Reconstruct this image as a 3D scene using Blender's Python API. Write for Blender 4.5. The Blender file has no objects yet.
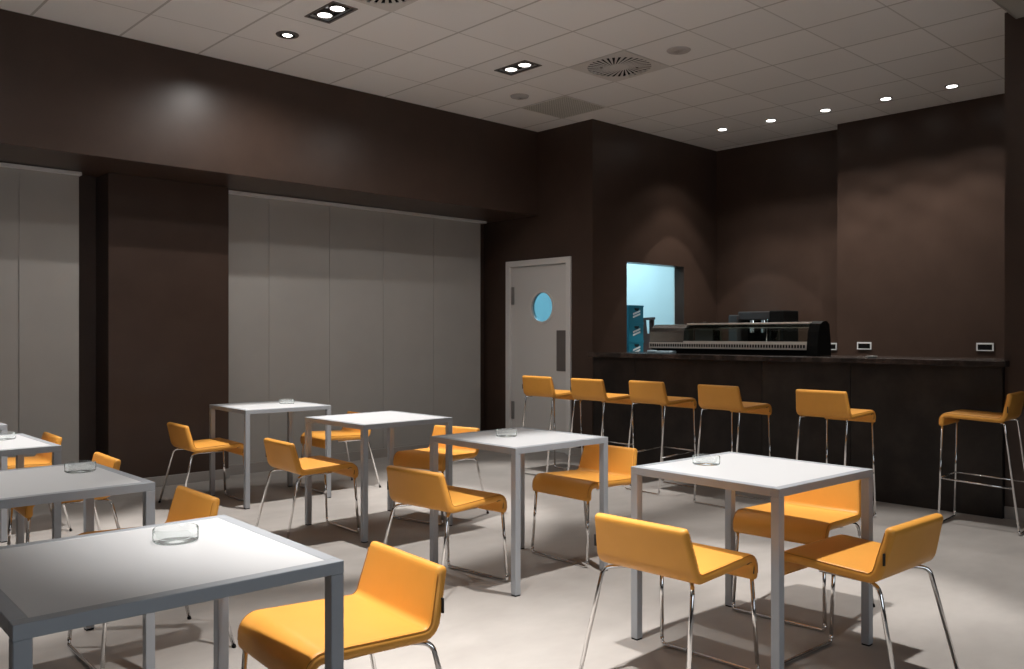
import bpy, bmesh, math, random
from mathutils import Vector, Matrix
random.seed(4)
PI = math.pi
SC = bpy.context.scene
COL = SC.collection

# ------------------------------------------------------------------ materials
def mat(name, col, rough=0.5, metal=0.0, spec=0.5, emit=None, estr=0.0, trans=0.0, ior=1.45, coat=0.0):
    m = bpy.data.materials.new(name)
    m.use_nodes = True
    b = m.node_tree.nodes['Principled BSDF']
    b.inputs['Base Color'].default_value = (*col, 1)
    b.inputs['Roughness'].default_value = rough
    b.inputs['Metallic'].default_value = metal
    b.inputs['Specular IOR Level'].default_value = spec
    b.inputs['IOR'].default_value = ior
    b.inputs['Transmission Weight'].default_value = trans
    b.inputs['Coat Weight'].default_value = coat
    if emit:
        b.inputs['Emission Color'].default_value = (*emit, 1)
        b.inputs['Emission Strength'].default_value = estr
    return m

def N(m, t, **kw):
    n = m.node_tree.nodes.new(t)
    for k, v in kw.items():
        setattr(n, k, v)
    return n

def noise_tint(m, c1, c2, scale, detail=4, lo=0.35, hi=0.65, bump=0.0, bscale=None, stretch=None):
    nt = m.node_tree
    b = nt.nodes['Principled BSDF']
    tc = N(m, 'ShaderNodeTexCoord')
    src = tc.outputs['Object']
    if stretch:
        mp = N(m, 'ShaderNodeMapping')
        mp.inputs['Scale'].default_value = stretch
        nt.links.new(src, mp.inputs['Vector'])
        src = mp.outputs['Vector']
    n = N(m, 'ShaderNodeTexNoise')
    n.inputs['Scale'].default_value = scale
    n.inputs['Detail'].default_value = detail
    n.inputs['Roughness'].default_value = 0.6
    r = N(m, 'ShaderNodeValToRGB')
    r.color_ramp.elements[0].position = lo
    r.color_ramp.elements[0].color = (*c1, 1)
    r.color_ramp.elements[1].position = hi
    r.color_ramp.elements[1].color = (*c2, 1)
    nt.links.new(src, n.inputs['Vector'])
    nt.links.new(n.outputs['Fac'], r.inputs['Fac'])
    nt.links.new(r.outputs['Color'], b.inputs['Base Color'])
    if bump:
        n2 = N(m, 'ShaderNodeTexNoise')
        n2.inputs['Scale'].default_value = bscale or scale * 8
        n2.inputs['Detail'].default_value = 3
        bp = N(m, 'ShaderNodeBump')
        bp.inputs['Strength'].default_value = bump
        bp.inputs['Distance'].default_value = 0.002
        nt.links.new(src, n2.inputs['Vector'])
        nt.links.new(n2.outputs['Fac'], bp.inputs['Height'])
        nt.links.new(bp.outputs['Normal'], b.inputs['Normal'])
    return m

M = {}
M['brown'] = noise_tint(mat('brown_wall_paint', (.05, .035, .027), .34, spec=.45), (.0560, .0350, .0265), (.0650, .0410, .0312), 3.0, bump=.12, bscale=160)
M['floor'] = noise_tint(mat('grey_floor', (.4, .37, .34), .55, spec=.35), (.330, .306, .285), (.405, .378, .353), 2.2, 7, .3, .7, bump=.05, bscale=60, stretch=(1, 1.6, 1))
M['skirt'] = mat('grey_skirting', (.34, .32, .30), .5)
M['blind'] = noise_tint(mat('blind_fabric', (.36, .345, .32), .85, spec=.1), (.385, .368, .343), (.41, .392, .367), 1.5, 3)
M['track'] = mat('white_track', (.6, .59, .57), .4)
M['orange'] = noise_tint(mat('orange_upholstery', (.76, .33, .04), .42, spec=.35), (.74, .34, .060), (.78, .357, .066), 5, bump=.08, bscale=220)
M['seam'] = mat('dark_orange_thread', (.42, .17, .02), .7)
M['chrome'] = mat('chrome', (.80, .79, .78), .10, 1.0)
M['black'] = mat('black_plastic', (.006, .006, .006), .6, spec=.12)
M['tag'] = mat('black_label', (.012, .012, .014), .7)
M['frame'] = mat('grey_aluminium', (.39, .41, .44), .40, .08, spec=.5)
M['top'] = mat('white_laminate', (.70, .705, .715), .32, spec=.45)
M['doorwhite'] = mat('door_grey_white', (.64, .62, .60), .45)
M['doorframe'] = mat('door_frame_grey_white', (.70, .68, .66), .45)
M['hinge'] = mat('hinge_steel', (.30, .29, .28), .4, .6)
M['plate'] = mat('push_plate_steel', (.20, .18, .17), .45, .5)
M['kitchen'] = mat('pale_kitchen_wall', (.80, .82, .82), .6)
M['steel'] = noise_tint(mat('brushed_steel', (.42, .40, .37), .17, .92), (.40, .38, .35), (.46, .44, .41), 3, 3)
M['band'] = mat('satin_steel_band', (.62, .58, .53), .42, .4)
M['darksteel'] = mat('dark_steel', (.10, .10, .105), .35, .7)
M['bar_front'] = noise_tint(mat('bar_front_bronze', (.022, .016, .014), .42, spec=.4), (.010, .0075, .0065), (.028, .020, .017), 4.5, 6, .4, .7)
M['bar_front2'] = noise_tint(mat('bar_front_bronze_light', (.03, .022, .018), .42, spec=.4), (.014, .0105, .009), (.036, .027, .022), 4.0, 6, .4, .7)
M['bar_top'] = noise_tint(mat('bar_top_marble', (.04, .03, .025), .22, spec=.5), (.022, .016, .014), (.12, .085, .07), 7, 8, .45, .8)
M['crate'] = mat('blue_crate_plastic', (.015, .20, .30), .45)
M['crate_dark'] = mat('crate_opening', (.004, .012, .018), .7)
M['white'] = mat('white_print', (.8, .83, .85), .5)
M['cyantint'] = mat('cloth_cyan_light_tint', (.45, .62, .72), .8)  # pale cloth with the hatch's cyan light put into its colour
M['wood'] = mat('dark_brown_wood', (.07, .030, .024), .45)
M['lampface'] = mat('lamp_face', (1, 1, 1), .5, emit=(1.0, .97, .93), estr=9)
M['spotface'] = mat('spot_face', (1, 1, 1), .5, emit=(1.0, .94, .85), estr=9)
M['tube'] = mat('fluorescent_face', (1, 1, 1), .5, emit=(.55, .87, 1.0), estr=5)
M['fill_glow'] = mat('fill_glow_pane', (.8, .85, .9), .3, emit=(.84, .92, 1.0), estr=2.3)  # glow for the added window behind the camera, fill light only
M['lampbox'] = mat('lamp_recess_black', (.012, .011, .011), .5)
M['rim'] = mat('lamp_rim_grey', (.13, .115, .11), .45, .1)
M['vent'] = mat('vent_grey', (.66, .64, .62), .6)
M['ventdark'] = mat('vent_dark', (.004, .004, .004), .9)
M['speaker'] = mat('speaker_mesh_grey', (.46, .44, .43), .8)
M['plaster'] = mat('grey_plaster_ceiling', (.42, .41, .38), .8)
M['green'] = mat('teal_packet', (.04, .14, .14), .6)

# perforated return grille
m = mat('return_grille_metal', (.3, .3, .28), .6)
nt = m.node_tree; b = nt.nodes['Principled BSDF']
tc = N(m, 'ShaderNodeTexCoord')
ck = N(m, 'ShaderNodeTexChecker'); ck.inputs['Scale'].default_value = 80
ck.inputs['Color1'].default_value = (.32, .32, .295, 1); ck.inputs['Color2'].default_value = (.64, .63, .59, 1)
nt.links.new(tc.outputs['Object'], ck.inputs['Vector']); nt.links.new(ck.outputs['Color'], b.inputs['Base Color'])
M['grille'] = m

# mineral ceiling tiles on a visible grid
m = mat('ceiling_tiles', (.62, .59, .565), .9, spec=.1)
nt = m.node_tree; b = nt.nodes['Principled BSDF']
tc = N(m, 'ShaderNodeTexCoord')
sp = N(m, 'ShaderNodeSeparateXYZ'); nt.links.new(tc.outputs['Object'], sp.inputs[0])
def math_node(op, a, bb=None):
    n = N(m, 'ShaderNodeMath', operation=op)
    for i, v in enumerate((a, bb)):
        if v is None: continue
        if isinstance(v, (int, float)): n.inputs[i].default_value = v
        else: nt.links.new(v, n.inputs[i])
    return n.outputs[0]
def grid_line(out, off, w):
    a = math_node('DIVIDE', math_node('SUBTRACT', out, off), .6)
    f = math_node('FRACT', a)
    d = math_node('ABSOLUTE', math_node('SUBTRACT', f, .5))
    return math_node('GREATER_THAN', d, .5 - w / .6)
lx = grid_line(sp.outputs[0], .485 - 6, .009)
ly = grid_line(sp.outputs[1], .10 - 6, .006)
fac = math_node('MAXIMUM', lx, math_node('MULTIPLY', ly, .75))
ns = N(m, 'ShaderNodeTexNoise'); ns.inputs['Scale'].default_value = 1.2; ns.inputs['Detail'].default_value = 3
nt.links.new(tc.outputs['Object'], ns.inputs['Vector'])
# each tile a slightly different tone
wn = N(m, 'ShaderNodeTexWhiteNoise', noise_dimensions='2D')
cb = N(m, 'ShaderNodeCombineXYZ')
nt.links.new(math_node('FLOOR', math_node('DIVIDE', math_node('SUBTRACT', sp.outputs[0], .485 - 6), .6)), cb.inputs[0])
nt.links.new(math_node('FLOOR', math_node('DIVIDE', math_node('SUBTRACT', sp.outputs[1], .10 - 6), .6)), cb.inputs[1])
nt.links.new(cb.outputs[0], wn.inputs['Vector'])
tone = math_node('ADD', .95, math_node('MULTIPLY', wn.outputs['Value'], .06))
mx0 = N(m, 'ShaderNodeMix', data_type='RGBA', blend_type='MULTIPLY'); mx0.inputs['Factor'].default_value = 1
mx0.inputs['A'].default_value = (.87, .865, .86, 1)
cc = N(m, 'ShaderNodeCombineColor')
for i in range(3): nt.links.new(tone, cc.inputs[i])
nt.links.new(cc.outputs[0], mx0.inputs['B'])
mx = N(m, 'ShaderNodeMix', data_type='RGBA')
nt.links.new(fac, mx.inputs['Factor'])
nt.links.new(mx0.outputs['Result'], mx.inputs['A']); mx.inputs['B'].default_value = (.55, .54, .53, 1)
nt.links.new(mx.outputs['Result'], b.inputs['Base Color'])
M['ceil'] = m

# thin curved show-case glass / door pane: mostly clear with a reflection
def pane_mat(name, tint, refl):
    m = bpy.data.materials.new(name); m.use_nodes = True
    nt = m.node_tree; nt.nodes.clear()
    o = N(m, 'ShaderNodeOutputMaterial'); mi = N(m, 'ShaderNodeMixShader')
    t = N(m, 'ShaderNodeBsdfTransparent'); t.inputs[0].default_value = (*tint, 1)
    g = N(m, 'ShaderNodeBsdfGlossy'); g.inputs['Roughness'].default_value = .05
    g.inputs['Color'].default_value = (.95, 1, .98, 1)
    fr = N(m, 'ShaderNodeLayerWeight'); fr.inputs['Blend'].default_value = refl
    nt.links.new(fr.outputs['Fresnel'], mi.inputs[0]); nt.links.new(t.outputs[0], mi.inputs[1]); nt.links.new(g.outputs[0], mi.inputs[2])
    nt.links.new(mi.outputs[0], o.inputs[0])
    return m
M['pane'] = pane_mat('showcase_glass', (.90, .95, .93), .18)
M['glass'] = pane_mat('clear_glass', (.985, .993, .99), .06)
m = M['glass']; nt = m.node_tree
out = [n for n in nt.nodes if n.type == 'OUTPUT_MATERIAL'][0]; src = out.inputs[0].links[0].from_socket
df = N(m, 'ShaderNodeBsdfDiffuse'); df.inputs[0].default_value = (.9, .93, .93, 1)
m2 = N(m, 'ShaderNodeMixShader'); m2.inputs[0].default_value = .10
nt.links.new(src, m2.inputs[1]); nt.links.new(df.outputs[0], m2.inputs[2]); nt.links.new(m2.outputs[0], out.inputs[0])
M['doorpane'] = pane_mat('door_pane_glass', (.62, .80, .86), .12)

# ------------------------------------------------------------------ mesh helpers
def obj(name, bm, m, parent=None, smooth=False):
    me = bpy.data.meshes.new(name)
    bmesh.ops.recalc_face_normals(bm, faces=bm.faces[:])
    bm.to_mesh(me); bm.free()
    ms = m if isinstance(m, (list, tuple)) else [m]
    for x in ms: me.materials.append(M[x] if isinstance(x, str) else x)
    if smooth:
        for p in me.polygons: p.use_smooth = True
    o = bpy.data.objects.new(name, me); COL.objects.link(o)
    if parent: o.parent = parent
    return o

def box(bm, x0, x1, y0, y1, z0, z1, bev=0.0, seg=2):
    vs = [bm.verts.new((x, y, z)) for x in (x0, x1) for y in (y0, y1) for z in (z0, z1)]
    F = [(0, 1, 3, 2), (4, 6, 7, 5), (0, 4, 5, 1), (2, 3, 7, 6), (0, 2, 6, 4), (1, 5, 7, 3)]
    fs = [bm.faces.new([vs[i] for i in f]) for f in F]
    if bev:
        es = list({e for f in fs for e in f.edges})
        bmesh.ops.bevel(bm, geom=es, offset=bev, segments=seg, profile=.5, affect='EDGES')
    return bm

def B(*a, **k): return box(bmesh.new(), *a, **k)

def fillet(pts, seg=6):
    """pts: [(vec, radius)] -> polyline with rounded corners"""
    P = [Vector(p) for p, r in pts]; R = [r for p, r in pts]
    out = [P[0]]
    for i in range(1, len(P) - 1):
        a, b, c = P[i - 1], P[i], P[i + 1]; r = R[i]
        d1 = (a - b).normalized(); d2 = (c - b).normalized()
        ang = d1.angle(d2)
        if r <= 0 or ang > PI - .02:
            out.append(b); continue
        t = min(r / math.tan(ang / 2), (a - b).length * .49, (c - b).length * .49)
        p, q = b + d1 * t, b + d2 * t
        for k in range(seg + 1):
            u = k / seg
            out.append((1 - u) ** 2 * p + 2 * u * (1 - u) * b + u * u * q if False else _arc(b, d1, d2, t, ang, u))
    out.append(P[-1])
    return out

def _arc(b, d1, d2, t, ang, u):
    r = t * math.tan(ang / 2)
    bis = (d1 + d2).normalized()
    c = b + bis * (r / math.sin(ang / 2))
    v1 = (b + d1 * t) - c; v2 = (b + d2 * t) - c
    tot = v1.angle(v2)
    if tot < 1e-5: return b + d1 * t
    return c + (math.sin((1 - u) * tot) * v1 + math.sin(u * tot) * v2) / math.sin(tot)

def tube(bm, pts, r, n=10, cap=True):
    pts = [Vector(p) for p in pts]
    pts = [p for i, p in enumerate(pts) if i == 0 or (p - pts[i - 1]).length > 1e-5]
    rings = []; ref = None
    for i, p in enumerate(pts):
        if i == 0: t = pts[1] - p
        elif i == len(pts) - 1: t = p - pts[i - 1]
        else: t = (pts[i + 1] - p).normalized() + (p - pts[i - 1]).normalized()
        t.normalize()
        if ref is None:
            ref = t.orthogonal().normalized()
        ref = (ref - t * ref.dot(t)).normalized()
        s = t.cross(ref)
        rings.append([bm.verts.new(p + r * (math.cos(2 * PI * k / n) * ref + math.sin(2 * PI * k / n) * s)) for k in range(n)])
    for a, b in zip(rings, rings[1:]):
        for k in range(n):
            bm.faces.new((a[k], a[(k + 1) % n], b[(k + 1) % n], b[k]))
    if cap:
        bm.faces.new(rings[0][::-1]); bm.faces.new(rings[-1])
    return bm

def lathe(bm, prof, n=48, cen=(0, 0, 0), fn=None):
    """closed profile [(r,z)] revolved round z; fn(k,r,z)->(r,z)"""
    c = Vector(cen); rings = []
    for k in range(n):
        a = 2 * PI * k / n; ring = []
        for (r, z) in prof:
            if fn: r, z = fn(a, r, z)
            ring.append(bm.verts.new(c + Vector((r * math.cos(a), r * math.sin(a), z))))
        rings.append(ring)
    L = len(prof)
    for k in range(n):
        a, b = rings[k], rings[(k + 1) % n]
        for i in range(L):
            j = (i + 1) % L
            bm.faces.new((a[i], b[i], b[j], a[j]))
    return bm

def disc(bm, c, r, n=32, z=None, h=.004, r2=None):
    c = Vector(c); r2 = r if r2 is None else r2
    lo = [bm.verts.new(c + Vector((r * math.cos(2 * PI * k / n), r * math.sin(2 * PI * k / n), 0))) for k in range(n)]
    hi = [bm.verts.new(c + Vector((r2 * math.cos(2 * PI * k / n), r2 * math.sin(2 * PI * k / n), h))) for k in range(n)]
    bm.faces.new(lo[::-1]); bm.faces.new(hi)
    for k in range(n): bm.faces.new((lo[k], lo[(k + 1) % n], hi[(k + 1) % n], hi[k]))
    return bm

def ring_bm(ri, ro, z0, z1, cen, n=40):
    return lathe(bmesh.new(), [(ri, z0), (ro, z0), (ro, z1), (ri, z1)], n, cen)

def thing(name, label, cat, loc=(0, 0, 0), rz=0.0, group=None):
    o = bpy.data.objects.new(name, None); COL.objects.link(o)
    o.empty_display_size = .1
    o.location = loc; o.rotation_euler = (0, 0, rz)
    tag(o, label, cat, group)
    return o

def tag(o, label, cat, group=None, kind=None):
    o['label'] = label; o['category'] = cat
    if group: o['group'] = group
    if kind: o['kind'] = kind
    return o

STRUCT_LABEL = {}
def struct(name, bm, m, label, cat, parent=None):
    o = obj(name, bm, m, parent)
    o['kind'] = 'structure'; o['label'] = label; o['category'] = cat
    return o

def copy_tree(o, parent=None):
    c = o.copy(); COL.objects.link(c)
    if parent: c.parent = parent
    for ch in list(o.children): copy_tree(ch, c)
    return c

# ------------------------------------------------------------------ the room
CZ = 3.52
XB, XBOX, XDOOR, YHATCH, YBEAM = 9.02, 8.80, 6.73, 5.90, 6.70
struct('floor', B(-2.75, 9.3, -3.15, 8.6, -.12, 0), 'floor', 'grey mottled resin floor of the room', 'floor')

# ceiling with openings for the recessed fittings
DOUBLES = [(3.185, 5.20), (4.985, 5.20), (3.185, 2.20), (4.985, 2.20), (1.385, 5.20), (1.385, 2.20), (-.415, 5.20)]  # last fitting is unseen, added to brighten the second left table
SPOTS = [(3.185, 5.81)]
DOWNS = [(8.10, 5.226), (8.125, 4.655), (8.15, 4.07), (8.17, 3.478), (8.19, 2.894)]
VENTS = [(5.585, 4.60), (3.185, 4.60)]
holes = []
for x, y in DOUBLES: holes.append((x - .085, x + .085, y - .17, y + .17))
for x, y in SPOTS: holes.append((x - .04, x + .04, y - .04, y + .04))
for x, y in DOWNS: holes.append((x - .035, x + .035, y - .035, y + .035))
for x, y in VENTS: holes.append((x - .28, x + .28, y - .28, y + .28))
X0, X1, Y0, Y1 = -2.75, 9.3, 1.96, 8.6
def holed_plane(bm, X0, X1, Y0, Y1, z, holes):
    hs = [h for h in holes if h[0] > X0 and h[1] < X1 and h[2] > Y0 and h[3] < Y1]
    xs = sorted({X0, X1, *[v for h in hs for v in h[:2]]}); ys = sorted({Y0, Y1, *[v for h in hs for v in h[2:]]})
    V = {}
    def v(x, y):
        k = (round(x, 5), round(y, 5))
        if k not in V: V[k] = bm.verts.new((x, y, z))
        return V[k]
    for xa, xb in zip(xs, xs[1:]):
        for ya, yb in zip(ys, ys[1:]):
            cx, cy = (xa + xb) / 2, (ya + yb) / 2
            if any(h[0] < cx < h[1] and h[2] < cy < h[3] for h in hs): continue
            bm.faces.new((v(xa, ya), v(xa, yb), v(xb, yb), v(xb, ya)))
    return bm
def slab_with_holes(X0, X1, Y0, Y1, z, t, holes):
    bm = holed_plane(bmesh.new(), X0, X1, Y0, Y1, z, holes)
    r = bmesh.ops.extrude_face_region(bm, geom=bm.faces[:])
    bmesh.ops.translate(bm, vec=(0, 0, t), verts=[g for g in r['geom'] if isinstance(g, bmesh.types.BMVert)])
    return bm
struct('ceiling', slab_with_holes(-2.75, 9.3, 1.914, 8.6, CZ, .02, holes), 'ceil', 'suspended ceiling of square pale grey tiles', 'ceiling')
struct('trim_1', B(-2.6, 6.60, 1.902, 1.914, 3.458, CZ + .02), 'skirt', 'narrow grey strip between ceiling tiles and plaster', 'ceiling trim')
struct('ceiling_plaster', B(-2.6, 6.60, -3.0, 1.902, 3.46, CZ + .02), 'plaster', 'smooth grey plaster ceiling at upper right corner', 'ceiling')

# left side: deep beam, pillar, window wall behind the blinds
struct('wall_left', B(-2.75, XDOOR, 7.60, 7.75, 0, CZ), 'brown', 'dark brown wall behind the grey panel blinds', 'wall')
struct('wall_left_beam', B(-2.6, XDOOR, YBEAM, 7.60, 2.595, CZ, bev=.004, seg=1), 'brown', 'deep dark brown beam running under the ceiling above the blinds', 'beam')
struct('wall_left_pillar', B(2.40, 3.425, 7.30, 7.60, 0, 2.595, bev=.004, seg=1), 'brown', 'brown pillar standing between the two sets of blinds', 'pillar')
struct('baseboard_pillar', B(2.395, 3.43, 7.285, 7.30, 0, .085, bev=.003, seg=1), 'skirt', 'grey baseboard along the foot of the brown pillar', 'baseboard')
bm = bmesh.new()
box(bm, -2.6, 2.395, 7.42, 7.60, 0, .088)
box(bm, 3.43, XDOOR, 7.42, 7.60, 0, .088)
struct('baseboard_left', bm, 'skirt', 'grey baseboard below the panel blinds', 'baseboard')
# door wall with the doorway
DY0, DY1, DZ = 6.255, 7.145, 2.055
bm = bmesh.new()
box(bm, XDOOR, XDOOR + .13, YHATCH, DY0, 0, CZ)
box(bm, XDOOR, XDOOR + .13, DY1, 7.75, 0, CZ)
box(bm, XDOOR, XDOOR + .13, DY0, DY1, DZ, CZ)
struct('wall_door', bm, 'brown', 'dark brown wall around the white kitchen door', 'wall')
# wall with the serving hatch
HX0, HX1, HZ0, HZ1 = 7.291, 8.342, .95, 2.07
bm = bmesh.new()
box(bm, XDOOR + .13, HX0, YHATCH, YHATCH + .13, 0, CZ)
box(bm, HX1, XB, YHATCH, YHATCH + .13, 0, CZ)
box(bm, HX0, HX1, YHATCH, YHATCH + .13, 0, HZ0)
box(bm, HX0, HX1, YHATCH, YHATCH + .13, HZ1, CZ)
struct('wall_hatch', bm, 'brown', 'dark brown wall with a lit serving hatch behind the bar', 'wall')
struct('wall_back', B(XB, 9.3, 4.26, 8.6, 0, CZ), 'brown', 'dark brown back wall behind the bar machines', 'wall')
struct('wall_back_projection', B(XBOX, 9.3, 1.985, 4.26, 0, CZ), 'brown', 'projecting dark brown wall washed by downlights behind the bar', 'wall')
struct('wall_back_right', B(6.60, 9.3, -3.0, 1.985, 0, CZ), 'brown', 'dark brown wall end at the right edge beyond the bar', 'wall')
struct('baseboard_back_right', B(6.586, 6.60, -3.0, 1.983, 0, .085), 'skirt', 'grey baseboard right of the bar counter', 'baseboard')
struct('baseboard_door', B(XDOOR - .014, XDOOR, YHATCH, 6.196, 0, .085), 'skirt', 'grey baseboard right of the white door', 'baseboard')
struct('wall_right', B(-2.75, 6.60, -3.15, -3.0, 0, CZ), 'brown', 'dark brown side wall behind the viewer', 'wall')
struct('wall_front', B(-2.75, -2.6, -3.0, 7.6, 0, CZ), 'brown', 'dark brown end wall behind the viewer', 'wall')
win = thing('fill_window', 'unseen glowing window added behind the viewer for fill light', 'added fill light', (.9, -3.0, 0)); win['kind'] = 'structure'  # unseen, added to throw soft fill onto faces turned to the camera side
wb = bmesh.new()
for a in ((-1.0, -.94, .80, 2.60), (2.74, 2.80, .80, 2.60), (-.94, 2.74, .80, .86), (-.94, 2.74, 2.54, 2.60), (.87, .93, .86, 2.54)):
    box(wb, a[0], a[1], -3.0, -2.96, a[2], a[3])
PENDING_FILL = wb
# kitchen shell
struct('wall_kitchen', B(XDOOR + .13, XB, 8.45, 8.6, 0, 2.9), 'kitchen', 'pale kitchen wall seen through the door window', 'wall')
struct('wall_kitchen_back', B(XB - .03, XB - .005, YHATCH + .13, 8.45, 0, 2.9), 'kitchen', 'pale cyan lit kitchen wall seen through the hatch', 'wall')
bm = bmesh.new()
for a in ((XDOOR + .13, HX0, 0, 2.75), (HX1, XB - .03, 0, 2.75), (HX0, HX1, 0, HZ0), (HX0, HX1, HZ1, 2.75)):
    box(bm, a[0], a[1], YHATCH + .13, YHATCH + .142, a[2], a[3])  # thin unseen lining, added to bounce kitchen light onto the crate fronts
struct('wall_hatch_bounce_lining', bm, 'kitchen', 'unseen pale lining added on the kitchen side to bounce light', 'wall')
struct('ceiling_kitchen', B(XDOOR + .13, XB, YHATCH + .13, 8.45, 2.75, 2.85), 'kitchen', 'pale kitchen ceiling above the hatch', 'ceiling')

# door: frame, leaf with porthole
door = thing('door_1', 'pale grey kitchen door with round window and push plate', 'door', (XDOOR, 6.7, 0))
door['kind'] = 'structure'
def rel(o, root):                                  # built in room coordinates, kept in place under its thing
    o.matrix_parent_inverse = root.matrix_basis.inverted()
    o.parent = root
    return o
def part(name, bm, m, root, smooth=False):
    bpy.context.view_layer.update()
    o = obj(name, bm, m, None, smooth)
    o.data.transform(root.matrix_world.inverted()); o.parent = root
    return o
part('fill_window_frame', PENDING_FILL, 'doorframe', win)
part('fill_window_pane', B(-.94, 2.74, -2.992, -2.985, .86, 2.54), 'fill_glow', win)
bm = bmesh.new()
xf0, xf1 = XDOOR - .022, XDOOR + .125
box(bm, xf0, xf1, 6.196, 6.262, 0, 2.112, bev=.003)
box(bm, xf0, xf1, 7.136, 7.202, 0, 2.112, bev=.003)
box(bm, xf0, xf1, 6.262, 7.136, 2.046, 2.112, bev=.003)
part('door_frame', bm, 'doorframe', door)
# leaf with round hole
def plate_with_hole(x0, x1, y0, y1, z0, z1, cy, cz, r, n=40):
    bm = bmesh.new(); rings = []
    for x in (x0, x1):
        inner = []; outer = []
        for k in range(n):
            a = 2 * PI * k / n + PI / n
            d = Vector((math.cos(a), math.sin(a)))
            inner.append(bm.verts.new((x, cy + r * d.x, cz + r * d.y)))
            tx = ((y1 - cy) if d.x > 0 else (y0 - cy)) / d.x if abs(d.x) > 1e-6 else 1e9
            tz = ((z1 - cz) if d.y > 0 else (z0 - cz)) / d.y if abs(d.y) > 1e-6 else 1e9
            t = min(tx, tz)
            outer.append(bm.verts.new((x, cy + t * d.x, cz + t * d.y)))
        corners = {}
        for k in range(n):
            k2 = (k + 1) % n
            a, b2 = outer[k].co, outer[k2].co
            bm.faces.new((inner[k], inner[k2], outer[k2], outer[k]))
            if abs(a.y - b2.y) > 1e-4 and abs(a.z - b2.z) > 1e-4:
                cyy = y1 if max(a.y, b2.y) > y1 - 1e-4 else y0
                czz = z1 if max(a.z, b2.z) > z1 - 1e-4 else z0
                c = bm.verts.new((x, cyy, czz)); corners[k] = c
                bm.faces.new((outer[k], outer[k2], c))
        rings.append((inner, outer, corners))
    (i0, o0, c0), (i1, o1, c1) = rings
    for k in range(n):
        k2 = (k + 1) % n
        bm.faces.new((i0[k], i1[k], i1[k2], i0[k2]))
        if k in c0:
            bm.faces.new((o0[k], c0[k], c1[k], o1[k])); bm.faces.new((c0[k], o0[k2], o1[k2], c1[k]))
        else:
            bm.faces.new((o0[k], o0[k2], o1[k2], o1[k]))
    return bm
CYD, CZD, RD = 6.64, 1.583, .165
leaf = part('door_leaf', plate_with_hole(XDOOR + .008, XDOOR + .050, 6.265, 7.133, .008, 2.042, CYD, CZD, RD), 'doorwhite', door)
def x_ring(x0, x1, ri, ro, cy, cz, n=48):
    bm = lathe(bmesh.new(), [(ri, x0), (ro, x0), (ro, x1), (ri, x1)], n)
    bm.transform(Matrix.Translation((0, cy, cz)) @ Matrix.Rotation(PI / 2, 4, 'Y'))
    return bm
part('porthole_ring', x_ring(XDOOR - .002, XDOOR + .02, RD - .004, RD + .018, CYD, CZD), 'doorframe', door)
bm = disc(bmesh.new(), (0, 0, 0), RD, 48, h=.006); bm.transform(Matrix.Translation((XDOOR + .026, CYD, CZD)) @ Matrix.Rotation(PI / 2, 4, 'Y'))
part('porthole_pane', bm, 'doorpane', door)
part('push_plate', B(XDOOR + .002, XDOOR + .010, 6.285, 6.420, .885, 1.325, bev=.002), 'plate', door)
for z in (.32, 1.62):
    part('hinge', B(XDOOR - .006, XDOOR + .012, 7.085, 7.125, z, z + .20, bev=.003), 'hinge', door)

# ------------------------------------------------------------------ panel blinds
def blind(label, x_edges, xrail0, xrail1):
    t = thing('panel_blind', label, 'blind', ((xrail0 + xrail1) / 2, 7.45, 0), 0, 'grey panel blinds along the left wall')
    part('track', B(xrail0, xrail1, 7.405, 7.485, 2.562, 2.590, bev=.003), 'track', t)
    for i, (a, b2) in enumerate(zip(x_edges, x_edges[1:])):
        y = 7.474 - .007 * i
        bm = bmesh.new()
        box(bm, a - .02, b2 + .02, y, y + .005, .10, 2.562)
        p = part('blind_panel', bm, 'blind', t)
        part('bottom_bar', B(a - .02, b2 + .02, y - .004, y + .007, .088, .112, bev=.002), 'track' if False else 'blind', p) if False else None
        bb = obj('bottom_bar', B(a - .02, b2 + .02, y - .003, y + .006, .086, .108, bev=.002), 'blind')
        bb.data.transform(t.matrix_world.inverted()); bb.parent = p
    return t
blind('wide set of five grey fabric blind panels between pillar and white door', [3.43, 3.923, 4.575, 5.213, 5.878, 6.52], 3.43, 6.60)
blind('grey fabric blind panels left of the brown pillar, at the left edge', [-1.50, -.85, -.19, .47, 1.14, 1.81, 2.20], -1.5, 2.235)

# ------------------------------------------------------------------ ceiling fittings
def lamp(name, loc, power, size, blend, rad, col=(1, .955, .90), aim=None):
    l = bpy.data.lights.new(name, 'SPOT'); l.energy = power; l.spot_size = math.radians(size); l.spot_blend = blend
    l.shadow_soft_size = rad; l.color = col
    o = bpy.data.objects.new(name, l); COL.objects.link(o); o.location = loc
    if aim: o.rotation_euler = (Vector(aim) - Vector(loc)).to_track_quat('-Z', 'Y').to_euler()
    return o

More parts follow.
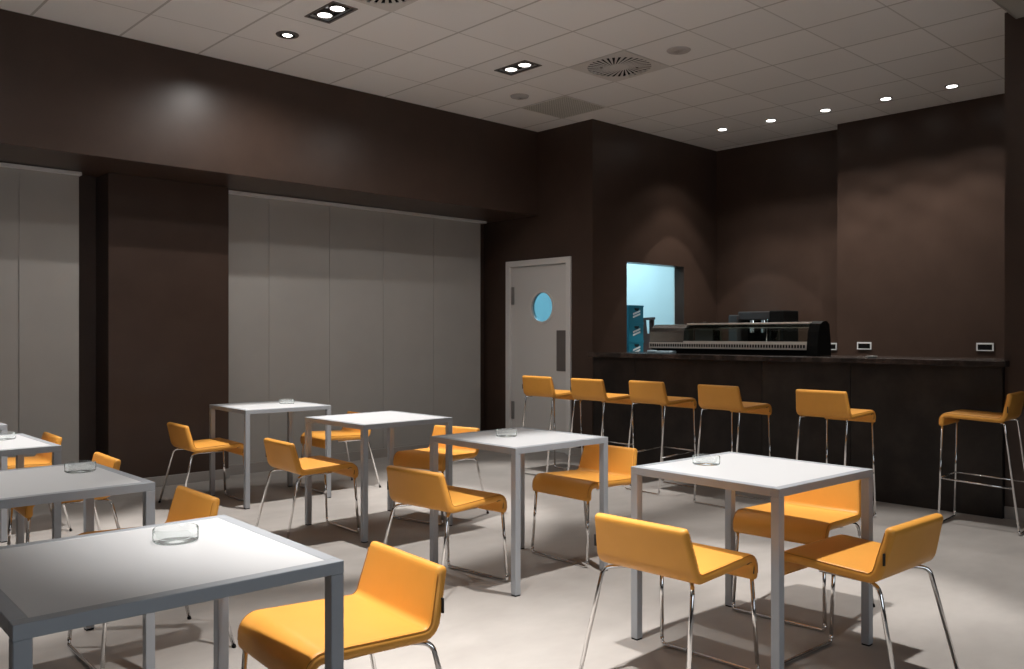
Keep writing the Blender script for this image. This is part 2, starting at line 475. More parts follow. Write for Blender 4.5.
def double_fitting(label, x, y, loc):
    t = thing('double_downlight', label, 'ceiling light', (x, y, CZ), 0, 'square double downlights in the ceiling tiles')
    w, h = .10, .187
    bm = bmesh.new()
    for a in ((-w, w, -h, -h + .018), (-w, w, h - .018, h), (-w, -w + .018, -h + .018, h - .018), (w - .018, w, -h + .018, h - .018)):
        box(bm, x + a[0], x + a[1], y + a[2], y + a[3], CZ - .006, CZ + .004)
    part('rim', bm, 'rim', t)
    bm = bmesh.new()
    box(bm, x - .095, x + .095, y - .18, y + .18, CZ + .055, CZ + .06)
    for a in ((-.095, -.083, -.18, .18), (.083, .095, -.18, .18), (-.083, .083, -.18, -.168), (-.083, .083, .168, .18)):
        box(bm, x + a[0], x + a[1], y + a[2], y + a[3], CZ + .0205, CZ + .055)
    part('housing', bm, 'lampbox', t)
    for s in (-1, 1):
        p = part('lamp', disc(bmesh.new(), (x, y + s * .083, CZ + .004), .049, 32, h=.02, r2=.045), 'lampface', t)
        part('lamp_collar', ring_bm(.050, .062, CZ + .0, CZ + .03, (x, y + s * .083, 0)), 'rim', t)
        part('lamp_cap', disc(bmesh.new(), (x, y + s * .083, CZ + .0015), .010, 16, h=.003), 'black', t)
    return t
double_fitting('square black double downlight near the top edge left of centre', 3.185, 5.20, 0)
double_fitting('square black double downlight between the round vent and the door corner', 4.985, 5.20, 0)
for (x, y), lb in zip(DOUBLES[2:], ('square double downlight above the nearest right table, out of view', 'square double downlight above the aisle before the bar, out of view',
                                   'square double downlight above the third left table, out of view', 'square double downlight above the nearest left table, out of view', 'unseen double downlight added at far left to brighten the second left table')):
    double_fitting(lb, x, y, 0)

def round_fitting(name, label, x, y, r_face, r_out, face, group=None, ringmat='rim'):
    t = thing(name, label, 'ceiling light', (x, y, CZ), 0, group)
    part('trim_ring', lathe(bmesh.new(), [(r_face, CZ - .006), (r_out - .004, CZ - .006), (r_out, CZ - .001), (r_out, CZ + .001), (r_face, CZ + .012)], 40, (x, y, 0)), ringmat, t, True)
    part('lamp', disc(bmesh.new(), (x, y, CZ - .007), r_face * .96, 28, h=.006, r2=r_face), face, t)
    part('housing', ring_bm(r_face + .001, r_face + .004, CZ + .0125, CZ + .08, (x, y, 0)), 'lampbox', t)
    return t
r = round_fitting('recessed_spotlight', 'single round recessed spotlight with wide grey ring near the beam', 3.185, 5.81, .034, .085, 'spotface')
part('inner_ring', ring_bm(.046, .054, CZ - .010, CZ - .005, (3.185, 5.81, 0)), 'black', r)
WORDS = ['leftmost small round downlight in the row above the bar', 'second small round downlight from the left above the bar', 'middle one of the five small downlights above the bar',
         'second small round downlight from the right above the bar', 'rightmost small round downlight in the row above the bar']
for (x, y), w in zip(DOWNS, WORDS):
    round_fitting('downlight', w, x, y, .046, .058, 'lampface', 'row of small downlights above the bar', 'black')

# swirl diffusers
def swirl(label, x, y):
    t = thing('swirl_vent', label, 'air vent', (x, y, CZ), 0, 'round slotted ceiling vents')
    # face plate: square with slots represented by real gaps over a dark box
    bm = bmesh.new()
    n = 32; R = .262; r0 = .085
    # outer square frame around circle
    bmp = plate_with_hole(-.0025, .0025, -.299, .299, -.299, .299, 0, 0, R + .004, 64)
    bmp.transform(Matrix.Translation((x, y, CZ - .003)) @ Matrix.Rotation(-PI / 2, 4, 'Y'))
    part('face_plate', bmp, 'vent', t)
    part('hub', disc(bmesh.new(), (x, y, CZ - .006), r0 - .004, 40, h=.006), 'vent', t)
    # blades between the slots: slanted strips from the hub to the rim
    bl = bmesh.new()
    for k in range(n):
        a = 2 * PI * k / n
        skew = .42
        def P(rad, da, z): return bl.verts.new((x + rad * math.cos(a + da), y + rad * math.sin(a + da), z))
        wi, wo = .058, .050
        top = [P(r0 - .008, -wi, CZ - .005), P(r0 - .008, wi, CZ - .005), P(R + .006, skew + wo, CZ - .005), P(R + .006, skew - wo, CZ - .005)]
        bot = [P(r0 - .008, -wi, CZ - .002), P(r0 - .008, wi, CZ - .002), P(R + .006, skew + wo, CZ - .002), P(R + .006, skew - wo, CZ - .002)]
        bl.faces.new(top); bl.faces.new(bot[::-1])
        for i in range(4): bl.faces.new((top[i], top[(i + 1) % 4], bot[(i + 1) % 4], bot[i]))
    b_ = part('vanes', bl, 'vent', t)
    part('plenum', B(x - .275, x + .275, y - .275, y + .275, CZ + .03, CZ + .05), 'ventdark', t)
    for s in (-1, 1):
        part('screw', disc(bmesh.new(), (x + s * .105, y - s * .105, CZ - .0075), .012, 12, h=.003), 'chrome', t)
swirl('round slotted air vent right of the double downlight, above the hatch', *VENTS[0])
swirl('round slotted air vent cut by the top edge of the picture', *VENTS[1])
tag(obj('ceiling_speaker', lathe(bmesh.new(), [(.0, CZ - .012), (.06, CZ - .012), (.088, CZ - .007), (.095, CZ - .001), (.095, CZ + .001), (.0, CZ + .001)], 40, (5.60, 4.01, 0)), 'speaker', None, True),
    'round flat ceiling speaker right of the slotted vent', 'ceiling speaker')
tag(obj('smoke_detector', lathe(bmesh.new(), [(.0, CZ - .022), (.05, CZ - .022), (.082, CZ - .012), (.088, CZ - .001), (.088, CZ + .001), (.0, CZ + .001)], 40, (5.588, 5.805, 0)), 'speaker', None, True),
    'round dark grey disc on the tile beside the square return grille', 'ceiling disc')
gr = thing('return_grille', 'square grey perforated grille in the ceiling above the door corner', 'air vent', (6.185, 5.80, CZ))
bm = bmesh.new(); box(bm, 5.895, 6.475, 5.51, 6.09, CZ - .004, CZ - .001)
part('mesh_panel', bm, 'grille', gr)
bm = bmesh.new()
for a in ((5.885, 6.485, 5.50, 5.512), (5.885, 6.485, 6.088, 6.10), (5.885, 5.897, 5.512, 6.088), (6.473, 6.485, 5.512, 6.088)):
    box(bm, a[0], a[1], a[2], a[3], CZ - .006, CZ - .0005)
part('grille_frame', bm, 'vent', gr)

# ------------------------------------------------------------------ tables
def table(label, cx, cy, size=.69, h=.725):
    t = thing('table', label, 'table', (cx, cy, 0), 0, 'square white-topped tables')
    s = size / 2; fr = .034; lg = .035; ht = .031
    bm = bmesh.new()
    for a in ((-s, s, -s, -s + fr), (-s, s, s - fr, s), (-s, -s + fr, -s + fr, s - fr), (s - fr, s, -s + fr, s - fr)):
        box(bm, a[0], a[1], a[2], a[3], h - ht, h, bev=.0015, seg=1)
    obj('table_frame', bm, 'frame', t)
    obj('tabletop', B(-s + fr, s - fr, -s + fr, s - fr, h - .022, h - .0005, bev=.0006, seg=1), 'top', t)
    for sx in (-1, 1):
        for sy in (-1, 1):
            x0, x1 = sorted((sx * s, sx * (s - lg))); y0, y1 = sorted((sy * s, sy * (s - lg)))
            l = obj('leg', B(x0, x1, y0, y1, .006, h - ht, bev=.002, seg=1), 'frame', t)
            obj('foot_cap', B(x0 + .002, x1 - .002, y0 + .002, y1 - .002, 0, .006), 'black', l)
    return t
TABLES = {
 'a': (0.803, 2.187, 0.718, 'nearest white-topped table in the lower left corner'),
 'b': (0.882, 3.628, 0.722, 'second white-topped table behind the nearest left one, its top in shade'),
 'c': (0.956, 5.031, 0.715, 'third white-topped table back at the left edge, beside the left blinds'),
 'd': (1.018, 6.341, 0.715, 'farthest white-topped table at the left edge, only a corner showing'),
 'e': (3.262, 6.228, 0.698, 'farthest white-topped table standing before pillar and wide blinds'),
 'f': (3.306, 4.800, 0.706, 'bare white-topped table without an ashtray in the centre row'),
 'g': (3.233, 3.367, 0.688, 'centre white-topped table in front of the white door and first stools'),
 'h': (3.179, 1.914, 0.702, 'brightly lit white-topped table at right with three chairs around it'),
}
for k, (x, y, s, lb) in TABLES.items():
    t = table(lb, x, y, s)
    t.rotation_euler = (0, 0, math.radians({'a': -2, 'e': -3, 'g': -.5, 'h': -2.5}.get(k, 0)))

# ------------------------------------------------------------------ ashtrays
def ash_bm():
    R, H = .058, .036
    prof = [(.0001, .0), (R - .004, .0), (R, .004), (R, H - .002), (R - .002, H), (R - .005, H), (R - .007, H - .002), (R - .008, .014), (R - .012, .010), (.0001, .009)]
    def fn(a, r, z):
        if z > .02:
            for c in (0.9, 0.9 + 2 * PI / 3, 0.9 + 4 * PI / 3):
                d = abs((a - c + PI) % (2 * PI) - PI)
                if d < .16: z -= .010 * (1 - (d / .16) ** 2)
        return r, z
    return lathe(bmesh.new(), prof, 72, fn=fn)
ash = obj('ashtray', ash_bm(), 'glass', None, True)
TRAYS = [(0.930, 2.302, 'round clear glass ashtray on the nearest left table'),
         (1.120, 3.735, 'round clear glass ashtray on the shaded second left table'),
         (1.167, 5.159, 'round clear glass ashtray at the left edge on the third left table'),
         (3.427, 6.259, 'round clear glass ashtray on the farthest centre table by the blinds'),
         (3.202, 3.430, 'round clear glass ashtray on the centre table before the white door'),
         (3.132, 2.100, 'round clear glass ashtray on the bright right table')]
for i, (x, y, lb) in enumerate(TRAYS):
    o = ash if i == 0 else ash.copy()
    if i: COL.objects.link(o)
    o.location = (x, y, .7248); o.rotation_euler = (0, 0, i * .7)
    tag(o, lb, 'ashtray', 'clear glass ashtrays on the tables')

# ------------------------------------------------------------------ chairs and stools
def shell_bm(prof, widths, t, ew=.016):
    """upholstered shell: prof centre line (y,z) with fillets; widths = [(s,w)] along the relative length"""
    pts = fillet([((0, y, z), r) for (y, z, r) in prof], 8)
    # resample evenly
    L = [0]
    for a, b2 in zip(pts, pts[1:]): L.append(L[-1] + (b2 - a).length)
    tot = L[-1]; n = 64
    def at(s):
        d = s * tot
        for i in range(len(pts) - 1):
            if d <= L[i + 1] + 1e-9:
                u = (d - L[i]) / max(L[i + 1] - L[i], 1e-9); return pts[i].lerp(pts[i + 1], u)
        return pts[-1]
    def wid(s):
        for (s0, w0), (s1, w1) in zip(widths, widths[1:]):
            if s <= s1:
                u = (s - s0) / (s1 - s0); u = u * u * (3 - 2 * u); return w0 + (w1 - w0) * u
        return widths[-1][1]
    bm = bmesh.new(); rings = []
    stations = []
    e = .014 / tot
    for q, sc, ins in ((0, .25, .012), (.12, .62, .006), (.4, .88, .002)): stations.append((q * e, sc, ins))
    for k in range(n + 1): stations.append((e + (1 - 2 * e) * k / n, 1, 0))
    for q, sc, ins in ((.4, .88, .002), (.12, .62, .006), (0, .25, .012)): stations.append((1 - q * e, sc, ins))
    edge = {}
    for (s, sc, ins) in stations:
        p = at(s); d = (at(min(s + .01, 1)) - at(max(s - .01, 0))).normalized()
        nrm = Vector((0, -d.z, d.y))
        if False: nrm = -nrm
        hw = wid(s) / 2 - ins; h = t / 2 * sc; rr = min(ew, h * .95)
        ring = []
        for (sx, sn) in ((1, 1), (-1, 1), (-1, -1), (1, -1)):
            base = {(1, 1): 0, (-1, 1): 90, (-1, -1): 180, (1, -1): 270}[(sx, sn)]
            for k in range(5):
                a = math.radians(base + 90 * k / 4)
                x = sx * (hw - rr) + rr * math.cos(a); yy = sn * (h - rr) + rr * math.sin(a)
                ring.append(bm.verts.new(Vector((x, p.y, p.z)) + nrm * yy))
        rings.append(ring)
    m = len(rings[0])
    for a, b2 in zip(rings, rings[1:]):
        for k in range(m): bm.faces.new((a[k], a[(k + 1) % m], b2[(k + 1) % m], b2[k]))
    bm.faces.new(rings[0][::-1]); bm.faces.new(rings[-1])
    def frame(s):
        p = at(s); d = (at(min(s + .01, 1)) - at(max(s - .01, 0))).normalized()
        return p, Vector((0, -d.z, d.y)), wid(s) / 2
    return bm, frame

def seat_details(shell, frame, t, back_s, sgn):
    # seam lines along both edges of the upper face
    for sx in (-1, 1):
        pts = []
        for k in range(49):
            s = .035 + .93 * k / 48
            p, nr, hw = frame(s)
            pts.append(Vector((sx * (hw - .0035), p.y, p.z)) + nr * (sgn * (t / 2 - .0035)))
        obj('seam', tube(bmesh.new(), pts, .0012, 6), 'seam', shell, True)
    p, nr, hw = frame(back_s)
    q = p - nr * (sgn * t * .30)
    bm = bmesh.new(); box(bm, -hw - .006, -hw + .004, q.y - .0025, q.y + .0025, q.z - .021, q.z + .021)
    obj('fabric_tag', bm, 'tag', shell)
    # short zip under the front roll
    pts = []
    for k in range(9):
        s = .80 + .16 * k / 8
        p, nr, hw = frame(s)
        pts.append(Vector((hw - .004, p.y, p.z)) - nr * (sgn * (t / 2 - .004 - .006 * math.sin(PI * k / 8))))
    obj('zip', tube(bmesh.new(), pts, .0022, 6), 'tag', shell, True)

TR = .0080
def make_chair():
    root = thing('chair', '', 'chair', group='orange chairs at the tables')
    t = .038
    prof = [(-.190, .613, 0), (-.144, .431, .042), (.237, .447, .085), (.239, .362, 0)]
    widths = [(0, .402), (.28, .436), (.6, .442), (1, .446)]
    bm, fr = shell_bm(prof, widths, t)
    # which side is the sitting side: normal at the seat should point up
    p, nr, hw = fr(.5); sgn = 1 if nr.z > 0 else -1
    sh = obj('seat_shell', bm, 'orange', root, True)
    seat_details(sh, fr, t, .17, sgn)
    for s in (-1, 1):
        path = fillet([((s * .235, -.242, .012), 0), ((s * .197, -.150, .402), .035), ((s * .150, -.085, .405), .03), ((s * .150, .10, .405), 0)], 7)
        l = obj('leg', tube(bmesh.new(), path, TR), 'chrome', root, True)
        obj('foot_cap', tube(bmesh.new(), [(s * .2362, -.245, 0), (s * .2350, -.242, .012)], TR + .0007), 'black', l, True)
        obj('leg', tube(bmesh.new(), [(s * .204, .236, .372), (s * .216, .256, .040)], TR), 'chrome', root, True)
    path = fillet([((-.216, .256, .040), 0), ((-.2172, .258, TR), .028), ((.2172, .258, TR), .028), ((.216, .256, .040), 0)], 7)
    obj('floor_bar', tube(bmesh.new(), path, TR), 'chrome', root, True)
    return root
def make_stool():
    root = thing('bar_stool', '', 'bar stool', group='orange bar stools along the bar')
    t = .034
    prof = [(-.168, .900, 0), (-.134, .726, .040), (.239, .742, .078), (.241, .666, 0)]
    widths = [(0, .368), (.28, .392), (.6, .386), (1, .376)]
    bm, fr = shell_bm(prof, widths, t)
    p, nr, hw = fr(.5); sgn = 1 if nr.z > 0 else -1
    sh = obj('seat_shell', bm, 'orange', root, True)
    seat_details(sh, fr, t, .17, sgn)
    R = .0072
    def lerp(a, b2, z): u = (z - a[2]) / (b2[2] - a[2]); return tuple(a[i] + (b2[i] - a[i]) * u for i in range(3))
    F0, F1 = (.168, .238, .674), (.179, .257, R); G0, G1 = (.172, -.136, .709), (.178, -.221, R)
    mir = lambda p, s: (p[0] * s, p[1], p[2])
    for s in (-1, 1):
        obj('leg', tube(bmesh.new(), [mir(F0, s), mir(lerp(F0, F1, .035), s)], R), 'chrome', root, True)
        path = fillet([(mir(lerp(G0, G1, .035), s), 0), (mir(G0, s), .016), ((s * .140, -.085, .709), 0)], 6)
        obj('leg', tube(bmesh.new(), path, R), 'chrome', root, True)
    for A0, A1 in ((F0, F1), (G0, G1)):
        q = lerp(A0, A1, .035)
        path = fillet([(mir(q, -1), 0), (mir(A1, -1), .024), (mir(A1, 1), .024), (mir(q, 1), 0)], 6)
        obj('floor_bar', tube(bmesh.new(), path, R), 'chrome', root, True)
    fz = .315
    a = lerp(F0, F1, fz); g = lerp(G0, G1, .295)
    ft = obj('footrest', tube(bmesh.new(), [mir(a, -1), mir(a, 1)], .006), 'chrome', root, True)
    for s in (-1, 1):
        obj('side_rail', tube(bmesh.new(), [mir(a, s), mir(g, s)], .006), 'chrome', root, True)
    return root

CHAIRS = [
 (1.380, 2.141, 175.5, 'nearest orange chair, at the right side of the nearest left table'),
 (2.626, 1.920, 1.5, 'orange chair seen from behind left of the bright right table'),
 (3.170, 1.426, 87.3, 'orange chair on the right, facing the bright table, backrest toward the right edge'),
 (3.748, 1.985, 183.5, 'orange chair behind the bright right table, mostly screened by its top'),
 (2.750, 3.430, 5.0, 'orange chair seen from behind pushed under the left of the centre table'),
 (3.800, 4.752, 193.0, 'orange chair facing us behind the bare table, half hidden by the centre table'),
 (2.822, 4.905, -4.0, 'orange chair seen from behind at the left of the bare table'),
 (2.765, 6.335, -3.8, 'orange chair in front of the brown pillar at the farthest centre table'),
 (3.899, 6.220, 176.5, 'orange chair before the wide blinds, behind the farthest centre table'),
 (3.789, 3.345, 179.1, 'orange chair facing us right of the centre table, before the stools'),
 (1.347, 3.572, 178.5, 'orange chair whose backrest rises behind the nearest left table'),
 (1.440, 4.975, 177.3, 'orange chair peeking up behind the shaded second left table, near the pillar'),
 (1.520, 6.280, 177.0, 'orange chair farthest left, its backrest topping the third table against the blinds'),
]
proto = make_chair()
for i, (x, y, a, lb) in enumerate(CHAIRS):
    o = proto if i == 0 else copy_tree(proto)
    o.location = (x, y, 0); o.rotation_euler = (0, 0, math.radians(a - 90)); o['label'] = lb
STOOLS = [
 (5.707, 5.530, -.1, 'leftmost orange bar stool, standing before the white door'),
 (5.690, 4.906, -.8, 'second orange bar stool from the left, beside the door frame at the bar end'),
 (5.763, 4.319, -3.2, 'third orange bar stool from the left, under the display case'),
 (5.694, 3.594, -3.9, 'fourth orange bar stool from the left, above the bright right table top'),
 (5.705, 2.795, -1.3, 'orange bar stool standing alone between the row of four and the sideways one'),
 (6.245, 1.977, 93.9, 'orange bar stool turned sideways at the right edge'),
]
sp0 = make_stool()
for i, (x, y, a, lb) in enumerate(STOOLS):
    o = sp0 if i == 0 else copy_tree(sp0)
    o.location = (x, y, 0); o.rotation_euler = (0, 0, math.radians(a - 90)); o['label'] = lb

# ------------------------------------------------------------------ the bar
def xy_extrude(prof, z0, z1, bev=0):
    bm = bmesh.new()
    a = [bm.verts.new((x, y, z0)) for x, y in prof]; b2 = [bm.verts.new((x, y, z1)) for x, y in prof]
    n = len(prof)
    bm.faces.new(a[::-1]); bm.faces.new(b2)
    for k in range(n): bm.faces.new((a[k], a[(k + 1) % n], b2[(k + 1) % n], b2[k]))
    if bev: bmesh.ops.bevel(bm, geom=bm.edges[:], offset=bev, segments=2, profile=.5, affect='EDGES')
    return bm
bar = thing('bar_counter', 'long dark bronze-fronted bar counter behind the orange stools', 'bar counter', (6.56, 3.85, 0))
CY0, CY1 = 1.984, 5.745
bm = box(bmesh.new(), 6.585, 7.15, 1.988, CY1 - .002, 0, 1.055)
part('carcass', bm, 'black', bar)
js = [CY0, 3.07, 3.842, 5.207, CY1]
for i, (a, b2) in enumerate(zip(js, js[1:])):
    part('front_panel', B(6.56, 6.585, a + .002, b2 - .002, 0.0, 1.055, bev=.0015, seg=1), ('bar_front2', 'bar_front2', 'bar_front', 'bar_front')[i], bar)
tp = obj('countertop', xy_extrude([(6.505, 1.952), (6.599, 1.952), (6.599, 1.988), (7.20, 1.988), (7.20, 5.765), (6.505, 5.765)], 1.056, 1.098, .004), 'bar_top')
tag(tp, 'polished dark brown marble worktop along the bar', 'worktop')

# glass display case on the bar
Y0c, Y1c = 3.565, 5.25
case = thing('display_case', 'long low glass display case standing on the bar', 'display case', (7.0, 4.34, 1.098))
def xz_extrude(prof, y0, y1):
    bm = bmesh.new()
    a = [bm.verts.new((x, y0, z)) for x, z in prof]; b2 = [bm.verts.new((x, y1, z)) for x, z in prof]
    n = len(prof)
    bm.faces.new(a); bm.faces.new(b2[::-1])
    for k in range(n): bm.faces.new((a[k], a[(k + 1) % n], b2[(k + 1) % n], b2[k]))
    return bm
def curve_front(off=0):
    pts = fillet([((6.842 + off, 0, 1.212), 0), ((6.855 + off, 0, 1.335 - off * .6), .07), ((6.94, 0, 1.378 - off), .06), ((7.08, 0, 1.384 - off), 0)], 6)
    return [(p.x, p.z) for p in pts]
part('plinth', B(6.875, 7.06, Y0c, Y1c, 1.098, 1.146, bev=.003), 'black', case)
gb = part('grille_band', B(6.832, 7.08, Y0c, Y1c, 1.146, 1.204, bev=.004), 'band', case)
bm = bmesh.new()
y = Y0c + .03
while y < Y1c - .03:
    box(bm, 6.8300, 6.8335, y, y + .016, 1.163, 1.190); y += .027
bpy.context.view_layer.update()
sl = obj('vent_slots', bm, 'black'); sl.data.transform(case.matrix_world.inverted()); sl.parent = gb
cf = curve_front()
part('compressor_cover', xz_extrude(cf + [(7.08, 1.204), (6.842, 1.204)], 4.845, Y1c), 'steel', case, False)
inn = curve_front(.005)
part('front_glass', xz_extrude(cf + inn[::-1], Y0c + .012, 4.845), 'pane', case)
part('glass_rail', B(6.838, 6.856, Y0c + .012, 4.845, 1.2035, 1.218, bev=.002), 'band', case)
tr = fillet([((6.912, 0, 1.372), 0), ((6.93, 0, 1.372), 0), ((6.93, 0, 1.388), 0), ((6.912, 0, 1.388), 0)], 2)
part('top_rail', B(6.895, 6.925, Y0c + .012, 4.845, 1.371, 1.387, bev=.003), 'band', case)
part('back_rail', B(7.06, 7.085, Y0c + .012, 4.845, 1.372, 1.389, bev=.003), 'band', case)
part('display_tray', B(6.87, 7.075, Y0c + .015, 4.84, 1.2045, 1.212), 'steel', case)
part('end_cap', xz_extrude([(6.815, 1.100), (6.818, 1.18), (6.84, 1.30), (6.875, 1.372), (6.93, 1.394), (6.985, 1.394), (7.03, 1.37), (7.06, 1.20), (7.065, 1.100)], 3.475, 3.572), 'black', case)
for yy in (4.55, 3.95):
    part('tray_divider', B(6.90, 7.06, yy, yy + .006, 1.212, 1.33), 'pane', case)
for a in ((4.58, 4.81), ):
    part('machine_unit', B(6.98, 7.06, a[0], a[1], 1.213, 1.345, bev=.006), 'darksteel', case)
for yy in (4.81, 4.67):
    part('latch', B(6.93, 6.97, yy - .02, yy + .02, 1.386, 1.402, bev=.004), 'chrome', case)

# things on the bar
o = obj('folded_cloth', B(-.055, .055, -.085, .085, 0, .026, bev=.009, seg=3), 'cyantint', None, True); o.location = (6.74, 4.975, 1.0975); o.rotation_euler = (0, 0, .08)
tag(o, 'folded pale cloth, cyan light put into its colour, on the bar below the left end of the display case', 'cloth')
o = obj('cloth_roll', tube(bmesh.new(), [(0, -.05, .016), (0, .05, .016)], .016, 14), 'cyantint', None, True); o.location = (6.735, 5.135, 1.0975)
tag(o, 'small pale roll, cyan light put into its colour, beside the folded cloth on the bar', 'cloth')
o = obj('small_dish', lathe(bmesh.new(), [(.0001, 0), (.030, 0), (.046, .013), (.044, .014), (.029, .004), (.0001, .003)], 32), 'track', None, True); o.location = (6.70, 2.965, 1.0975)
tag(o, 'small flat pale dish on the bar below the left wall socket', 'dish')

# back counter and machine behind the case
bk = thing('back_counter', 'dark low counter against the back wall behind the display case', 'counter', (8.68, 5.05, 0))
part('cabinet', B(8.36, XB - .01, 4.30, 5.88, 0, .93), 'black', bk)
part('counter_slab', B(8.33, XB - .005, 4.27, 5.89, .93, .965, bev=.003), 'darksteel', bk)
em = thing('espresso_machine', 'dark coffee machine on the back counter behind the display case', 'coffee machine', (8.6, 5.0, .965))
part('base', B(8.42, 8.82, 4.70, 5.36, .965, 1.06, bev=.01), 'black', em)
part('back_body', B(8.66, 8.82, 4.72, 5.34, 1.06, 1.44, bev=.01), 'black', em)
part('top_tray', B(8.48, 8.80, 4.85, 5.27, 1.44, 1.535, bev=.012), 'darksteel', em)
part('side_panel', B(8.44, 8.78, 4.69, 4.86, 1.06, 1.542, bev=.015), 'black', em)
part('side_panel', B(8.44, 8.76, 5.25, 5.37, 1.06, 1.500, bev=.015), 'darksteel', em)
part('steam_wand', tube(bmesh.new(), fillet([((8.52, 4.90, 1.48), 0), ((8.49, 4.90, 1.44), .02), ((8.46, 4.90, 1.15), 0)], 5), .010), 'chrome', em, True)
for yy in (5.30, 5.26):
    part('knob', disc(bmesh.new(), (8.46, yy, 1.45), .014, 16, h=.03), 'chrome', em)
gp = part('drip_grid', B(8.43, 8.66, 4.87, 5.25, 1.06, 1.075, bev=.003), 'steel', em)
for yy in (5.14, 5.0):
    g_ = part('brew_group', disc(bmesh.new(), (8.58, yy, 1.30), .035, 24, h=.14), 'chrome', em, False)
o = obj('packet', B(-.05, .05, -.09, .09, 0, .30, bev=.02, seg=3), 'green', None, True); o.location = (8.46, 5.60, .965)
tag(o, 'teal packet on the back counter seen through the display glass', 'packet')

# wall sockets
def socket(label, x, y, z, w=.150, h=.076):
    t = thing('wall_socket', label, 'socket', (x, y, z), 0, 'double wall sockets above the bar')
    bm = bmesh.new(); b_ = .012
    for a in ((-w / 2, w / 2, -h / 2, -h / 2 + .009), (-w / 2, w / 2, h / 2 - .015, h / 2), (-w / 2, -w / 2 + b_, -h / 2 + .009, h / 2 - .015), (w / 2 - b_, w / 2, -h / 2 + .009, h / 2 - .015)):
        box(bm, x - .012, x, y + a[0], y + a[1], z + a[2], z + a[3])
    part('cover_frame', bm, 'white', t)
    part('socket_insert', B(x - .009, x, y - w / 2 + b_, y + w / 2 - b_, z - h / 2 + .009, z + h / 2 - .015), 'black', t)
socket('white-framed black wall socket just right of the display case', XBOX, 3.967, 1.163)
socket('white-framed black wall socket near the right end of the bar', XBOX, 2.812, 1.163)
socket('white-framed wall socket half hidden by the black end of the display case', XB, 4.425, 1.150, .11)

# ------------------------------------------------------------------ kitchen things seen through the hatch
wt = thing('kitchen_worktop', 'kitchen worktop behind the hatch carrying the blue crates', 'worktop', (7.95, 6.4, 0))
part('worktop_slab', B(7.30, 8.90, 6.06, 6.75, .955, .992, bev=.003), 'steel', wt)
for x in (7.34, 8.86):
    for yy in (6.10, 6.71):
        part('leg', B(x - .02, x + .02, yy - .02, yy + .02, 0, .955), 'steel', wt)
def crate(label, z, parent=None):
    t = thing('bottle_crate', label, 'crate', (7.92, 6.40, z), 0, 'stacked blue bottle crates in the hatch')
    x0, x1, y0, y1, h = -.135, .135, -.13, .13, .209
    bm = bmesh.new()
    box(bm, x0, x1, y0, y1, 0, .018)
    for a in ((x0, x1, y0, y0 + .014), (x0, x1, y1 - .014, y1), (x0, x0 + .014, y0 + .014, y1 - .014), (x1 - .014, x1, y0 + .014, y1 - .014)):
        box(bm, a[0], a[1], a[2], a[3], .018, h)
    box(bm, x0 - .004, x1 + .004, y0 - .004, y0 + .012, h - .018, h)
    box(bm, x0 - .004, x1 + .004, y0 - .004, y0 + .012, 0, .014)
    obj('crate_body', bm, 'crate', t)
    bm = bmesh.new()
    prof = [(.040 * math.cos(a), .020 * math.sin(a)) for a in [PI + PI * k / 10 for k in range(11)]] + [(.045, .012), (-.045, .012)]
    va = [bm.verts.new((x + .010, y0 - .001, h - .045 + zz)) for x, zz in prof]; vb = [bm.verts.new((x + .010, y0 - .0025, h - .045 + zz)) for x, zz in prof]
    bm.faces.new(va); bm.faces.new(vb[::-1])
    for k in range(len(prof)): bm.faces.new((va[k], va[(k + 1) % len(prof)], vb[(k + 1) % len(prof)], vb[k]))
    obj('hand_hole', bm, 'crate_dark', t)
    bm = bmesh.new()
    for dz in (0, .034):                                  # slanted white bars printed on the face
        va = [(-.060, .060 + dz), (.075, .098 + dz), (.075, .120 + dz), (-.060, .082 + dz)]
        f0 = [bm.verts.new((x, y0 - .001, zz)) for x, zz in va]; f1 = [bm.verts.new((x, y0 - .0025, zz)) for x, zz in va]
        bm.faces.new(f0); bm.faces.new(f1[::-1])
        for k in range(4): bm.faces.new((f0[k], f0[(k + 1) % 4], f1[(k + 1) % 4], f1[k]))
    obj('printed_mark', bm, 'white', t)
    return t
for k, w in enumerate(('lowest blue bottle crate of the stack in the hatch', 'middle blue bottle crate of the stack in the hatch', 'topmost blue bottle crate of the stack in the hatch')):
    crate(w, .992 + .2095 * k)
fr = thing('wooden_stand', 'dark brown wooden stand with open top beside the blue crates', 'stand', (8.22, 6.36, .992))
bm = bmesh.new(); box(bm, -.150, -.030, -.03, .03, 0, .46, bev=.005)
for v in bm.verts: v.co.x -= (.46 - v.co.z) * -.14
obj('post', bm, 'wood', fr)
bm = bmesh.new(); box(bm, .10, .13, -.03, .03, 0, .475, bev=.004); obj('post', bm, 'wood', fr)
bm = bmesh.new(); box(bm, -.145, .14, -.035, .035, .46, .49, bev=.004)
for v in bm.verts: v.co.z += v.co.x * .06
obj('top_bar', bm, 'wood', fr)
bm = bmesh.new(); box(bm, -.15, .14, -.028, .028, 0, .30, bev=.004); obj('base_panel', bm, 'wood', fr)
kl = thing('kitchen_light', 'fluorescent batten on the kitchen ceiling, out of view', 'light', (7.9, 7.2, 2.75))
part('batten_body', B(7.2, 8.6, 7.14, 7.26, 2.71, 2.7505), 'track', kl)
part('batten_tube', tube(bmesh.new(), [(7.24, 7.2, 2.695), (8.56, 7.2, 2.695)], .014, 12), 'tube', kl, True)

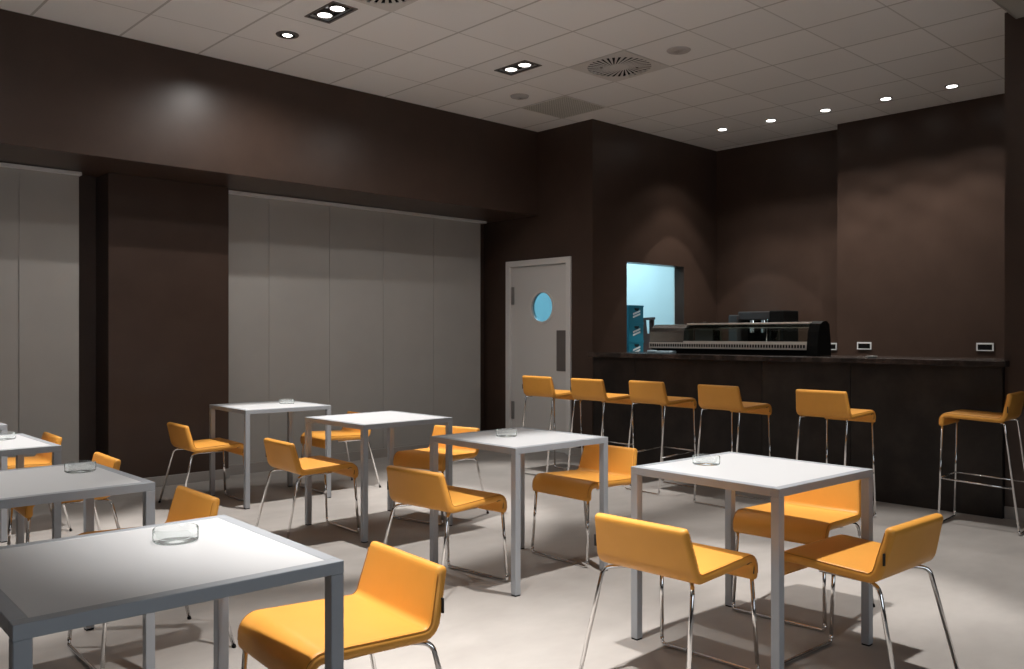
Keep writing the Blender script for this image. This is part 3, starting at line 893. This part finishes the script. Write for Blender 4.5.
# ------------------------------------------------------------------ light
WARM = (1.0, .965, .93)
KEY = {0: 480, 1: 360, 2: 480, 3: 300, 4: 460, 5: 720, 6: 280}
CONE = {0: 51, 1: 50, 2: 54, 3: 50, 4: 50, 5: 50, 6: 36}
SOFT = {0: .3, 1: .5, 2: .35, 3: .5, 4: .6, 5: 1, 6: 1}
AIM = {4: (1.15, 5.35, .7), 5: (1.75, 2.35, .45), 6: (.80, 3.70, .72)}
FLD = {0: 18, 1: 42, 2: 1, 3: 1, 4: 16, 5: 1, 6: 1}
for i, (x, y) in enumerate(DOUBLES):
    lamp('key_spot', (x, y, CZ - .02), KEY[i], CONE[i], SOFT[i], .035, WARM, AIM.get(i))
    lamp('wide_spot', (x, y, CZ - .02), FLD[i], 165, .8, .04, WARM)
lamp('single_spot', (3.185, 5.81, CZ - .02), 70, 160, .6, .03, WARM)
for x, y in DOWNS:
    lamp('bar_spot', (x, y, CZ - .012), 18, 112, .30, .02, (1, .93, .86))
    lamp('bar_spot_mid', (x, y, CZ - .012), 54, 88, .35, .02, (1, .93, .86))
    lamp('bar_spot_core', (x, y, CZ - .012), 85 if y > 5 else 16, 64, .08, .02, (1, .93, .86))
l = bpy.data.lights.new('kitchen_tube', 'AREA'); l.shape = 'RECTANGLE'; l.size = 1.3; l.size_y = .1; l.energy = 33; l.color = (.50, .86, 1.0)
o = bpy.data.objects.new('kitchen_tube', l); COL.objects.link(o); o.location = (7.9, 7.2, 2.67)

w = bpy.data.worlds.new('dim'); SC.world = w; w.use_nodes = True
w.node_tree.nodes['Background'].inputs[0].default_value = (.5, .5, .5, 1)
w.node_tree.nodes['Background'].inputs[1].default_value = .0

# ------------------------------------------------------------------ camera and view
cam = bpy.data.cameras.new('camera'); co = bpy.data.objects.new('camera', cam); COL.objects.link(co)
cam.sensor_width = 36; cam.lens = 858 / 1024 * 36; cam.clip_start = .05
co.location = (0, 0, 1.28); co.rotation_euler = (PI / 2, 0, math.radians(46.6 - 90))
SC.camera = co
vs = SC.view_settings
vs.view_transform = 'Standard'; vs.look = 'None'; vs.exposure = 0; vs.gamma = 1; vs.use_curve_mapping = False
SC.cycles.use_denoising = True
SC.cycles.max_bounces = 10; SC.cycles.diffuse_bounces = 5; SC.cycles.transparent_max_bounces = 12
SC.cycles.sample_clamp_indirect = 6
SC.cycles.caustics_reflective = False; SC.cycles.caustics_refractive = False
